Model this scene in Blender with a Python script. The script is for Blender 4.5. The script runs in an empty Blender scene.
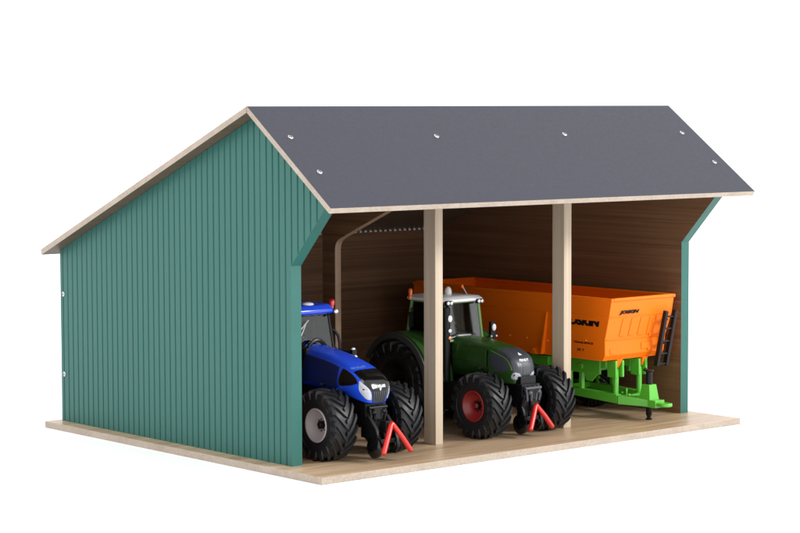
import bpy, bmesh, math, random
from mathutils import Vector, Matrix
random.seed(7)
R = math.radians
S = 0.01                       # everything below is written in centimetres
scene = bpy.context.scene
COL = scene.collection

# ------------------------------------------------------------------ camera
cam_d = bpy.data.cameras.new('camera'); cam = bpy.data.objects.new('camera', cam_d); COL.objects.link(cam)
CX, CY, CZ, YAW, PITCH, ROLL, FPX = -111.8305, -145.5965, 30.4228, .7054, .0725, -.0029, 2168.79
fwd = Vector((math.sin(YAW)*math.cos(PITCH), math.cos(YAW)*math.cos(PITCH), -math.sin(PITCH)))
rt = Vector((math.cos(YAW), -math.sin(YAW), 0)); up = rt.cross(fwd)
r2 = rt*math.cos(ROLL)+up*math.sin(ROLL); u2 = -rt*math.sin(ROLL)+up*math.cos(ROLL)
M = Matrix((r2, u2, -fwd)).transposed().to_4x4(); M.translation = Vector((CX, CY, CZ))*S
cam.matrix_world = M
cam_d.sensor_width = 36; cam_d.lens = 36*FPX/800
cam_d.clip_start = .02; cam_d.clip_end = 200
scene.camera = cam

# ------------------------------------------------------------------ studio light
w = bpy.data.worlds.new('World'); scene.world = w; w.use_nodes = True
w.node_tree.nodes['Background'].inputs[0].default_value = (1, 1, 1, 1)
w.node_tree.nodes['Background'].inputs[1].default_value = 0.95
scene.view_settings.view_transform = 'Standard'; scene.view_settings.look = 'None'
scene.view_settings.exposure = 0.68; scene.view_settings.gamma = 1

def area(name, loc, target, size, power, color=(1, 1, 1)):
    d = bpy.data.lights.new(name, 'AREA'); d.shape = 'SQUARE'; d.size = size; d.energy = power; d.color = color
    o = bpy.data.objects.new(name, d); COL.objects.link(o); o.location = loc
    o.rotation_euler = (Vector(target)-Vector(loc)).to_track_quat('-Z', 'Y').to_euler()
    return o
area('key_softbox', (2.0, -2.9, 1.9), (.3, 0, .1), .8, 84, (1, .98, .95))
area('side_softbox', (-2.6, -.2, 2.2), (0, .2, .1), 1.2, 15, (1, 1, 1))

# ------------------------------------------------------------------ materials
def mat(name, color, rough=.5, metal=0., spec=.5, coat=0., noise=0., nscale=40, bump=0., bscale=200):
    m = bpy.data.materials.new(name); m.use_nodes = True
    nt = m.node_tree; b = nt.nodes['Principled BSDF']
    b.inputs['Base Color'].default_value = (*color, 1); b.inputs['Roughness'].default_value = rough
    b.inputs['Metallic'].default_value = metal; b.inputs['Specular IOR Level'].default_value = spec
    b.inputs['Coat Weight'].default_value = coat; b.inputs['Coat Roughness'].default_value = .08
    tc = nt.nodes.new('ShaderNodeTexCoord')
    if noise:
        n = nt.nodes.new('ShaderNodeTexNoise'); n.inputs['Scale'].default_value = nscale; n.inputs['Detail'].default_value = 6
        nt.links.new(tc.outputs['Object'], n.inputs['Vector'])
        mx = nt.nodes.new('ShaderNodeMix'); mx.data_type = 'RGBA'
        mx.inputs['A'].default_value = (*[c*(1-noise) for c in color], 1)
        mx.inputs['B'].default_value = (*[min(1, c*(1+noise)) for c in color], 1)
        nt.links.new(n.outputs['Fac'], mx.inputs['Factor']); nt.links.new(mx.outputs['Result'], b.inputs['Base Color'])
        mr = nt.nodes.new('ShaderNodeMapRange'); mr.inputs['To Min'].default_value = rough*.8; mr.inputs['To Max'].default_value = min(1, rough*1.25)
        nt.links.new(n.outputs['Fac'], mr.inputs['Value']); nt.links.new(mr.outputs['Result'], b.inputs['Roughness'])
    if bump:
        n2 = nt.nodes.new('ShaderNodeTexNoise'); n2.inputs['Scale'].default_value = bscale; n2.inputs['Detail'].default_value = 4
        nt.links.new(tc.outputs['Object'], n2.inputs['Vector'])
        bp = nt.nodes.new('ShaderNodeBump'); bp.inputs['Strength'].default_value = bump; bp.inputs['Distance'].default_value = .0006
        nt.links.new(n2.outputs['Fac'], bp.inputs['Height']); nt.links.new(bp.outputs['Normal'], b.inputs['Normal'])
    return m

def wood(name, dark, light, grain=(8, 8, 400), rough=.45, contrast=1., bump=.15, spec=.4, broad=(.8, .8, 9)):
    """printed / raw board grain: noise stretched along the board, two octaves, fine pores"""
    m = bpy.data.materials.new(name); m.use_nodes = True
    nt = m.node_tree; b = nt.nodes['Principled BSDF']; b.inputs['Roughness'].default_value = rough
    b.inputs['Specular IOR Level'].default_value = spec
    tc = nt.nodes.new('ShaderNodeTexCoord')
    def noise(scale, detail, dist=0.):
        mp = nt.nodes.new('ShaderNodeMapping'); mp.inputs['Scale'].default_value = scale
        n = nt.nodes.new('ShaderNodeTexNoise'); n.inputs['Scale'].default_value = 1; n.inputs['Detail'].default_value = detail
        n.inputs['Roughness'].default_value = .65; n.inputs['Distortion'].default_value = dist
        nt.links.new(tc.outputs['Object'], mp.inputs[0]); nt.links.new(mp.outputs[0], n.inputs['Vector']); return n
    a = noise(grain, 5, .2); c = noise([g*5 for g in broad], 3, .6)
    ad = nt.nodes.new('ShaderNodeMath'); ad.operation = 'MULTIPLY_ADD'
    nt.links.new(a.outputs['Fac'], ad.inputs[0]); ad.inputs[1].default_value = .6
    ml = nt.nodes.new('ShaderNodeMath'); ml.operation = 'MULTIPLY'; ml.inputs[1].default_value = .4
    nt.links.new(c.outputs['Fac'], ml.inputs[0]); nt.links.new(ml.outputs[0], ad.inputs[2])
    cr = nt.nodes.new('ShaderNodeValToRGB')
    cr.color_ramp.elements[0].position = .5-.16/contrast; cr.color_ramp.elements[1].position = .5+.16/contrast
    cr.color_ramp.elements[0].color = (*dark, 1); cr.color_ramp.elements[1].color = (*light, 1)
    nt.links.new(ad.outputs[0], cr.inputs[0]); nt.links.new(cr.outputs[0], b.inputs['Base Color'])
    bp = nt.nodes.new('ShaderNodeBump'); bp.inputs['Strength'].default_value = bump; bp.inputs['Distance'].default_value = .0004
    nt.links.new(a.outputs['Fac'], bp.inputs['Height']); nt.links.new(bp.outputs['Normal'], b.inputs['Normal'])
    return m

GREENB = mat('painted_green_board', (.017, .104, .088), .42, noise=.07, nscale=60, bump=.08, bscale=300, spec=.35)
ROOF = mat('anthracite_laminate', (.026, .027, .040), .5, noise=.03, nscale=300, spec=.3, bump=.03, bscale=1500)
INWALL = wood('dark_brown_board', (.075, .032, .014), (.26, .142, .072), (4, 4, 460), .5, .62, broad=(.5, .5, 32))
INWALLX = INWALL
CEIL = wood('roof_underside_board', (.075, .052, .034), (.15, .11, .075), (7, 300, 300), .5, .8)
FLOOR = wood('beech_laminate_floor', (.24, .15, .08), (.58, .43, .29), (9, 420, 40), .36, .95, bump=.05, spec=.55, broad=(2, 20, 2))
EDGE = wood('raw_board_edge', (.25, .20, .155), (.44, .375, .315), (500, 500, 500), .7, .7, bump=.3, broad=(10, 10, 10))
POST = wood('light_beech_post', (.33, .255, .18), (.49, .41, .315), (260, 260, 7), .55, .8, bump=.2, broad=(30, 30, 1))
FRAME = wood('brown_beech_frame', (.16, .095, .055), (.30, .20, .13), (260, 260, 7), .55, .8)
STEEL = mat('screw_zinc', (.62, .62, .62), .28, metal=1.)
DARKM = mat('screw_recess', (.05, .05, .05), .5)
WHITEGROUND = mat('white_sweep', (.93, .93, .93), .9, spec=0., noise=.01, nscale=2)
RUBBER = mat('tyre_rubber', (.0065, .007, .009), .48, noise=.25, nscale=90, bump=.25, bscale=500, spec=.38)
BLUE = mat('blue_gloss_plastic', (.011, .062, .60), .22, coat=.5, noise=.04, nscale=100)
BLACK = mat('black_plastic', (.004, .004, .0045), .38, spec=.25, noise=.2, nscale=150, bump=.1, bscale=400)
BLACKG = mat('black_gloss_plastic', (.003, .003, .0035), .15, coat=.3, spec=.3)
GREEN = mat('dark_green_gloss_paint', (.019, .064, .011), .28, coat=.3, noise=.06, nscale=80)
LGREEN = mat('olive_green_frame_paint', (.15, .29, .08), .3, coat=.3)
GREY = mat('charcoal_grey_plastic', (.038, .041, .052), .35, noise=.06, nscale=200)
SILVER = mat('silver_grey_plastic', (.36, .35, .37), .35, noise=.04, nscale=120)
WHITE = mat('white_plastic', (.80, .80, .82), .3, coat=.3)
LAMP = mat('lamp_lens', (.7, .72, .76), .08, coat=1., metal=.35)
REDP = mat('red_plastic', (.46, .008, .003), .32, coat=.1)
ORLAMP = mat('orange_lens', (.75, .12, .01), .15, coat=.8)
RIMR = mat('red_rim_plastic', (.22, .012, .012), .35, noise=.05, nscale=100)
RIMG = mat('pale_grey_rim', (.33, .30, .31), .45, noise=.05, nscale=100)
ORANGE = mat('orange_plastic', (.85, .160, .003), .45, coat=.0, noise=.04, nscale=60, spec=.22)
AGREEN = mat('apple_green_plastic', (.080, .40, .028), .32, coat=.25, noise=.05, nscale=80)
PRINT = mat('black_print', (.005, .005, .005), .6, spec=.15)
WPRINT = mat('white_print', (.75, .76, .78), .4)
SEATM = mat('grey_seat', (.16, .155, .16), .8, noise=.1, nscale=120)

def glassm():
    m = bpy.data.materials.new('cab_glass'); m.use_nodes = True; nt = m.node_tree; nt.nodes.clear()
    out = nt.nodes.new('ShaderNodeOutputMaterial'); mx = nt.nodes.new('ShaderNodeMixShader')
    t = nt.nodes.new('ShaderNodeBsdfTransparent'); t.inputs[0].default_value = (.90, .92, .92, 1)
    g = nt.nodes.new('ShaderNodeBsdfGlossy'); g.inputs['Roughness'].default_value = .06
    f = nt.nodes.new('ShaderNodeFresnel'); f.inputs[0].default_value = 1.4
    nt.links.new(f.outputs[0], mx.inputs[0]); nt.links.new(t.outputs[0], mx.inputs[1]); nt.links.new(g.outputs[0], mx.inputs[2])
    nt.links.new(mx.outputs[0], out.inputs[0]); return m
GLASS = glassm()

# ------------------------------------------------------------------ builders
def empty(name, loc=(0, 0, 0), parent=None):
    o = bpy.data.objects.new(name, None); COL.objects.link(o); o.location = Vector(loc)*S
    o.empty_display_size = .01
    if parent: o.parent = parent
    return o
def tag(o, label=None, cat=None, group=None, kind=None):
    for k, v in (('label', label), ('category', cat), ('group', group), ('kind', kind)):
        if v: o[k] = v
    return o

class MB:
    """collects shapes in centimetres and links them as one mesh object"""
    def __init__(s, origin=(0, 0, 0)): s.v = []; s.f = []; s.m = []; s.o = Vector(origin); s.mi = 0
    def add(s, vs, fs):
        n = len(s.v); s.v += [Vector(a)+s.o for a in vs]; s.f += [tuple(i+n for i in f) for f in fs]; s.m += [s.mi]*len(fs); return s
    def box(s, a, b, taper=None):
        x0, y0, z0 = a; x1, y1, z1 = b; t = taper or 0
        vs = [(x0, y0, z0), (x1, y0, z0), (x1, y1, z0), (x0, y1, z0), (x0+t, y0+t, z1), (x1-t, y0+t, z1), (x1-t, y1-t, z1), (x0+t, y1-t, z1)]
        return s.add(vs, [(0, 3, 2, 1), (4, 5, 6, 7), (0, 1, 5, 4), (1, 2, 6, 5), (2, 3, 7, 6), (3, 0, 4, 7)])
    def prism(s, poly, axis, a, b):
        """polygon in the two other axes (in order), extruded on axis from a to b"""
        def P(p, t):
            q = list(p); q.insert(axis, t); return tuple(q)
        n = len(poly); vs = [P(p, a) for p in poly]+[P(p, b) for p in poly]
        return s.add(vs, [tuple(range(n-1, -1, -1)), tuple(range(n, 2*n))]+[(i, (i+1) % n, n+(i+1) % n, n+i) for i in range(n)])
    def tube(s, pts, r, n=10, caps=True, flat=1.):
        pts = [Vector(p) for p in pts]; k = len(pts); rr = r if isinstance(r, (list, tuple)) else [r]*k
        vs = []; up0 = None
        for i, p in enumerate(pts):
            t = (pts[min(i+1, k-1)]-pts[max(i-1, 0)]).normalized()
            if up0 is None: up0 = Vector((0, 0, 1)) if abs(t.z) < .9 else Vector((1, 0, 0))
            a = t.cross(up0).normalized(); b = a.cross(t).normalized(); up0 = b
            for j in range(n):
                an = 2*math.pi*j/n; vs.append(p+a*math.cos(an)*rr[i]+b*math.sin(an)*rr[i]*flat)
        fs = [(i*n+j, i*n+(j+1) % n, (i+1)*n+(j+1) % n, (i+1)*n+j) for i in range(k-1) for j in range(n)]
        if caps: fs += [tuple(range(n-1, -1, -1)), tuple(range((k-1)*n, k*n))]
        return s.add(vs, fs)
    def lathe(s, prof, axis='x', c=(0, 0, 0), n=48, closed=False, cap0=True):
        """prof: (along axis, radius)"""
        vs = []; c = Vector(c)
        for a, r in prof:
            for j in range(n):
                t = 2*math.pi*j/n; u, v = r*math.cos(t), r*math.sin(t)
                vs.append(c+Vector({'x': (a, u, v), 'y': (u, a, v), 'z': (u, v, a)}[axis]))
        k = len(prof); fs = [(i*n+j, i*n+(j+1) % n, ((i+1) % k)*n+(j+1) % n, ((i+1) % k)*n+j) for i in range(k if closed else k-1) for j in range(n)]
        if not closed: fs += ([tuple(range(n-1, -1, -1))] if cap0 else [])+[tuple(range((k-1)*n, k*n))]
        return s.add(vs, fs)
    def ball(s, c, r, sc=(1, 1, 1), n=16):
        c = Vector(c); k = n//2; vs = []; fs = []
        for i in range(1, k):
            ph = math.pi*i/k
            for j in range(n):
                t = 2*math.pi*j/n; vs.append(c+Vector((r*sc[0]*math.sin(ph)*math.cos(t), r*sc[1]*math.sin(ph)*math.sin(t), r*sc[2]*math.cos(ph))))
        top = len(vs); vs += [c+Vector((0, 0, r*sc[2])), c-Vector((0, 0, r*sc[2]))]
        fs = [(i*n+j, (i+1)*n+j, (i+1)*n+(j+1) % n, i*n+(j+1) % n) for i in range(k-2) for j in range(n)]
        fs += [(top, j, (j+1) % n) for j in range(n)]+[(top+1, (k-2)*n+(j+1) % n, (k-2)*n+j) for j in range(n)]
        return s.add(vs, fs)
    def grid(s, rows):
        m = len(rows[0]); vs = [p for r in rows for p in r]
        return s.add(vs, [(i*m+j, i*m+j+1, (i+1)*m+j+1, (i+1)*m+j) for i in range(len(rows)-1) for j in range(m-1)])
    def build(s, name, mats, parent=None, bevel=0., smooth=True, solid=0., sub=0, seg=2, recalc=True, angle=40):
        me = bpy.data.meshes.new(name); me.from_pydata([v*S for v in s.v], [], s.f)
        if not isinstance(mats, (list, tuple)): mats = [mats]
        for m in mats: me.materials.append(m)
        for p, i in zip(me.polygons, s.m): p.material_index = i
        if recalc:
            bm = bmesh.new(); bm.from_mesh(me); bmesh.ops.recalc_face_normals(bm, faces=bm.faces); bm.to_mesh(me); bm.free()
        o = bpy.data.objects.new(name, me); COL.objects.link(o)
        if parent: o.parent = parent
        if smooth: me.shade_smooth(); me.set_sharp_from_angle(angle=R(angle))
        if solid:
            sm = o.modifiers.new('s', 'SOLIDIFY'); sm.thickness = solid*S; sm.offset = -1
        if bevel:
            bv = o.modifiers.new('b', 'BEVEL'); bv.width = bevel*S; bv.segments = seg; bv.limit_method = 'ANGLE'; bv.angle_limit = R(35); bv.harden_normals = False
        if sub:
            sb = o.modifiers.new('d', 'SUBSURF'); sb.levels = sb.render_levels = sub
        return o

def text_mesh(name, body, height, mtx, m, parent=None, bold=.0, shear=0., depth=.01, width=None, space=1.):
    """lettering as a real mesh: height in cm, mtx maps text plane (x right, y up, z out) to cm space"""
    c = bpy.data.curves.new(name, 'FONT'); c.body = body; c.align_x = 'CENTER'; c.align_y = 'CENTER'; c.size = 1
    c.shear = shear; c.offset = bold; c.space_character = space; c.resolution_u = 4; c.extrude = depth/height
    t = bpy.data.objects.new(name, c); COL.objects.link(t)
    me = bpy.data.meshes.new_from_object(t, depsgraph=bpy.context.evaluated_depsgraph_get())
    bpy.data.objects.remove(t); bpy.data.curves.remove(c)
    xs = [v.co.x for v in me.vertices]; ys = [v.co.y for v in me.vertices]
    h = max(ys)-min(ys); ww = max(xs)-min(xs); cx = (max(xs)+min(xs))/2; cy = (max(ys)+min(ys))/2
    sy = height/h; sx = (width/ww) if width else sy
    for v in me.vertices:
        p = mtx @ Vector(((v.co.x-cx)*sx, (v.co.y-cy)*sy, v.co.z*height)); v.co = p*S
    me.materials.clear(); me.materials.append(m)
    o = bpy.data.objects.new(name, me); COL.objects.link(o)
    if parent: o.parent = parent
    return o
def frame_mtx(o, x, y):
    x = Vector(x).normalized(); y = Vector(y); y = (y-x*y.dot(x)).normalized(); z = x.cross(y)
    m = Matrix((x, y, z)).transposed().to_4x4(); m.translation = Vector(o); return m

# ================================================================== SETTING
BT = .62
g = MB(); g.grid([[(-3000, -3000, -BT), (4000, -3000, -BT)], [(-3000, 5000, -BT), (4000, 5000, -BT)]])
tag(g.build('ground', WHITEGROUND, smooth=False), 'white studio table surface under the toy shed', None, kind='structure')

# ================================================================== THE SHED
W, D, T = 50., 36.98, 1.09
RY, RZ, FY, FZ, BY, BZ = 4.206, 30.70, 7.25, 22.33, 38.27, 16.82
MF = (RZ-FZ)/(RY+FY); MR = (RZ-BZ)/(BY-RY)
TF = .5*math.sqrt(1+MF*MF); TR = .55*math.sqrt(1+MR*MR)      # vertical thickness of the roof boards
def under(y): return (RZ-(y-RY)*MR-TR) if y > RY else (RZ-(RY-y)*MF-TF)
shed = empty('toy_machine_shed', (W/2, 15, -BT))
tag(shed, 'wooden toy farm shed with green grooved walls and dark grey roof on a board base', 'toy shed')
SO = (-W/2, -15, BT)           # local offset of shed parts

b = MB(SO); b.box((-1.58, -6.05, -BT), (W+.96, D-.36+1.0, 0))
base = b.build('base', [FLOOR, EDGE], shed, bevel=.05)
for p in base.data.polygons:
    if abs(p.normal.z) < .5: p.material_index = 1

def side_wall(xo, sgn):
    """xo = outer face x, sgn = +1 when the inside is at larger x"""
    ys = {round(-5.2, 3): 0., 0.: 0., .55: 0., RY: 0., RY-.01: 0, D: 0.}
    pitch, gw, gd = .872, .21, .13
    y = .62+.1
    k = -5
    while True:
        c = .75+k*pitch; k += 1
        if c < -4.6 or (sgn < 0 and c < .2): continue
        if c > D-.3: break
        if abs(c) < .3 or abs(c-RY) < .2: c += .01
        for dy, dd in ((-gw/2, 0.), (-gw*.16, gd), (gw*.16, gd), (gw/2, 0.)): ys[round(c+dy, 3)] = dd
    yl = sorted(ys)
    def zb(y): return 0. if y >= 0 else 17.15-y*1.066
    m = MB(SO); vo = []; n = len(yl)
    for y in yl:
        x = xo+sgn*ys[y]; xi = xo+sgn*T; t = max(under(y)-.01, zb(y)+.001)
        vo += [(x, y, zb(y)), (x, y, t), (xi, y, t), (xi, y, zb(y))]
    # vertical step at y = 0 (front edge below the kink)
    i0 = yl.index(0.)
    fs = []
    mi = []
    for i in range(n-1):
        a, c = 4*i, 4*(i+1)
        fs += [(a, c, c+1, a+1)]; mi.append(0)
        fs += [(a+1, c+1, c+2, a+2)]; mi.append(0)
        fs += [(a+2, c+2, c+3, a+3)]; mi.append(1)
        if yl[i+1] <= 0: pass
        fs += [(a+3, c+3, c, a)]; mi.append(0)
    fs += [(0, 1, 2, 3), (4*(n-1), 4*(n-1)+3, 4*(n-1)+2, 4*(n-1)+1)]; mi += [0, 0]
    return m, vo, fs, mi, yl, i0
def build_side_wall(xo, sgn):
    # split at y=0: the part above the kink needs its own lower vertices
    m, vo, fs, mi, yl, i0 = side_wall(xo, sgn)
    n0 = len(vo)
    x = xo; xi = xo+sgn*T
    vo += [(x, 0, 17.15), (xi, 0, 17.15)]        # kink verts
    a = 4*i0
    nf = []
    for f, k in zip(fs, mi):
        if all((v//4) <= i0 for v in f) and (a in f or a+3 in f) and min(v//4 for v in f) == i0-1:
            f = tuple(n0 if v == a else (n0+1 if v == a+3 else v) for v in f)
        nf.append((f, k))
    nf.append(((a, n0, n0+1, a+3), 0))
    m.add(vo, [f for f, _ in nf]); m.m = [k for _, k in nf]
    return m.build('side_wall', [GREENB, INWALL], shed, smooth=False, bevel=0)
lw = build_side_wall(0., 1); rw = build_side_wall(W, -1)
lw['label'] = 'green grooved side wall facing the viewer'
rw['label'] = 'far right side wall seen from its brown inside'

# rear wall: grooved outside, rebated, notched top tongue added to let dots of light in
m = MB(SO); vo = []; fs = []; mi = []
xs = {}
c = T+.4
xs[T+.003] = (0, 0); xs[W-T-.003] = (0, 0)
while c < W-T-.4:
    xs[round(c-.20, 3)] = (0., 0); xs[round(c-.18, 3)] = (.1, .13); xs[round(c+.18, 3)] = (.1, .13); xs[round(c+.20, 3)] = (0., 0); c += .70
xl = sorted(xs); yi, yt = D-T, D-T+.1; zt, zr, zi = under(yt)-.01, 15.9, under(D-T)-.01
for x in xl:
    dd, nz = xs[x]; vo += [(x, D-dd, .003), (x, D-dd, zr), (x, yt, zr), (x, yt, zt-max(0, nz-.02)), (x, yi, zi-nz), (x, yi, .003)]
for i in range(len(xl)-1):
    a, c = 6*i, 6*(i+1)
    for j in range(6): fs.append((a+j, c+j, c+(j+1) % 6, a+(j+1) % 6)); mi.append((0, 0, 0, 1, 1, 0)[j])
n = len(xl); fs += [tuple(range(6)), tuple(range(6*n-1, 6*n-7, -1))]; mi += [0, 0]
m.add(vo, fs); m.m = mi
o = m.build('rear_wall', [GREENB, INWALLX], shed, smooth=False)

# roof boards: (y,z) sections
OL, OR = 1.42, 1.43
def roof_board(poly, label):
    m = MB(SO); m.prism(poly, 0, -OL, W+OR)
    o = m.build('roof_panel', [ROOF, EDGE, CEIL], shed, smooth=False, bevel=.035)
    for p in o.data.polygons:
        nrm = p.normal
        if abs(nrm.x) > .5 or p.area < .005: p.material_index = 1
        elif nrm.z > .3: p.material_index = 0
        else: p.material_index = 2
    o['label'] = label; return o
e = .42/math.sqrt(1+MF*MF)
roof_board([(-FY, FZ), (RY-.03, RZ), (RY-.03, RZ-TF+.02), (-FY+.25, FZ-TF+.25*MF)], 'short front roof panel in anthracite laminate')
roof_board([(RY+.03, RZ), (BY, BZ), (BY-.2, BZ-TR+.2*MR), (RY+.03, RZ-TR+.02)], 'long rear roof panel seen along its light edge')
# bright raw wood underside strip outside the walls: rear panel overhang is raw board
def post(x0, y0, x1, y1):
    m = MB(SO)
    m.prism([(y0, .0), (y1, .0), (y1, under(y1)-.02), (y0, under(y0)-.02)], 0, x0, x1)
    return m.build('post', POST, shed, bevel=.04)
post(17.02, .80, 17.92, 2.4); post(33.02, .50, 34.0, 2.1)
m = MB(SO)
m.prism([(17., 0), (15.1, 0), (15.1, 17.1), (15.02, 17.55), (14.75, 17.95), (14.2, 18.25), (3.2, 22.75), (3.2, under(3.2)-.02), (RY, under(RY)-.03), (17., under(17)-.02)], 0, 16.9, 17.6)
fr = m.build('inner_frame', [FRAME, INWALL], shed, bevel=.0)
for p in fr.data.polygons:
    if abs(p.normal.x) > .5: p.material_index = 1

def screw(p, nrm, name='roof_screw', r=.26):
    m = MB(SO); m.lathe([(0, r), (.06, r*.96), (.12, r*.6), (.13, 0.001)], 'z', n=20)
    m.mi = 1; m.box((-.19, -.035, .118), (.19, .035, .136)); m.box((-.035, -.19, .118), (.035, .19, .137))
    q = Vector(nrm).to_track_quat('Z', 'Y').to_matrix()
    for i, v in enumerate(m.v): m.v[i] = q @ (v-Vector(SO))+Vector(SO)+Vector(p)
    return m.build(name, [STEEL, DARKM], shed)
nf = (0, -MF, 1)
for sx, sy in ((.48, .57), (.49, -3.36), (16.87, .46), (33., .48), (49.36, .47), (49.79, -3.44)):
    screw((sx, sy, RZ-(RY-sy)*MF), nf)
for sz in (12.49, 4.63): screw((0, 36.45, sz), (-1, 0, 0), 'wall_screw', .26)

LIPM = mat('dark_grey_rubber_lip', (.034, .037, .038), .45)
# ================================================================== TOY TRACTORS
def build_wheel(parent, c, Rw, wd, rimR, side, rim_mat, nl=20, name='wheel'):
    """side -1: outer face looks to -x.  wheel empty > tyre, rim"""
    hub = MB(c)
    xo = side*wd/2
    hub.lathe([(side*wd*-.3, .55), (xo*.2, .55), (xo*.25, .36), (xo*.55, .34), (xo*.6, .22), (xo*.6, .001)], 'x', n=20)
    wobj = hub.build(name, BLACK, parent)
    t = MB(c); h = wd/2
    g = Rw-rimR
    prof = [(-h*.78, rimR-.08), (-h*.90, rimR+.04*g), (-h*1.0, rimR+.35*g), (-h*1.0, rimR+.62*g), (-h*.93, Rw-.36), (-h*.78, Rw-.24), (-h*.4, Rw-.19), (0, Rw-.18),
            (h*.4, Rw-.19), (h*.78, Rw-.24), (h*.93, Rw-.36), (h*1.0, rimR+.62*g), (h*1.0, rimR+.35*g), (h*.90, rimR+.04*g), (h*.78, rimR-.08)]
    t.lathe(prof, 'x', n=64, closed=True)
    # chevron lugs
    def surf(s):           # s 0..1 across tread, 1..1.6 down the shoulder -> (x, r, rise)
        if s <= 1: return h*.97*s, Rw-.18-.10*s**3, .21
        k = (s-1)/.6; return h*(.97+.05*min(1, k*2)), Rw-.26-.72*k*(g/2.), .19*(1-k)+.03
    for sd in (-1, 1):
        for i in range(nl):
            th0 = 2*math.pi*(i+(0 if sd < 0 else .5))/nl
            rows = []
            for k, s in enumerate((-.06, .12, .3, .5, .7, .86, 1., 1.12, 1.3, 1.6)):
                x, r, rise = surf(abs(s)); x = x*(1 if s >= 0 else -1)
                off = .30*(max(s, 0)**1.15)*(22/nl)*1.35 if s <= 1 else .405*(22/nl)+(s-1)*.04
                wdt = (.135+.06*min(1, max(s, 0)))*(Rw/3.)**.5*20/nl
                hw = wdt/Rw*1.02
                row = []
                for da, hh in ((-hw*1.35, -.06), (-hw, rise), (hw*.9, rise), (hw*1.45, -.06)):
                    a = th0+off+da
                    rr = r+hh if s <= 1.12 else r+hh*.4
                    xx = x if s <= 1.0 else x+(hh*.6 if hh > 0 else -.05)
                    row.append((sd*xx, -rr*math.cos(a), rr*math.sin(a)))
                rows.append(row)
            n0 = len(rows)
            vs = [p for r_ in rows for p in r_]
            f_ = [(a*4+j, a*4+j+1, a*4+5+j, a*4+4+j) for a in range(n0-1) for j in range(3)]
            f_ += [(0, 1, 2, 3), (4*n0-1, 4*n0-2, 4*n0-3, 4*n0-4)]
            t.add(vs, f_)
    # raised sidewall ring
    for sx in (-1, 1):
        t.lathe([(sx*h*.99, rimR+.50*g), (sx*h*1.035, rimR+.48*g), (sx*h*1.035, rimR+.44*g), (sx*h*.99, rimR+.42*g)], 'x', n=48, closed=True)
    t.build('tyre', RUBBER, wobj, angle=35)
    rm = MB(c)
    q = side
    rm.lathe([(q*h*.70, rimR+.02), (q*h*.93, rimR+.06), (q*h*.96, rimR-.02), (q*h*.90, rimR-.12), (q*h*.62, rimR*.84), (q*h*.44, rimR*.62), (q*h*.34, rimR*.42),
              (q*h*.36, rimR*.36), (q*h*.30, rimR*.33), (q*h*.28, .001)], 'x', n=48, cap0=False)
    rm.mi = 1
    for i in range(8):
        a = 2*math.pi*i/8; yy, zz = math.cos(a)*rimR*.36, math.sin(a)*rimR*.36
        rm.tube([(q*h*.30, yy, zz), (q*h*.42, yy, zz)], .06, 6)
    rm.mi = 0
    rm.build('rim', [rim_mat, BLACK], wobj)
    hc = MB(c); hc.lathe([(q*h*.2, .27), (q*h*.6, .25), (q*h*.66, .17), (q*h*.67, .001)], 'x', n=20); hc.build('hub_cap', rim_mat if rim_mat is RIMR else BLACK, wobj)
    return wobj

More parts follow.
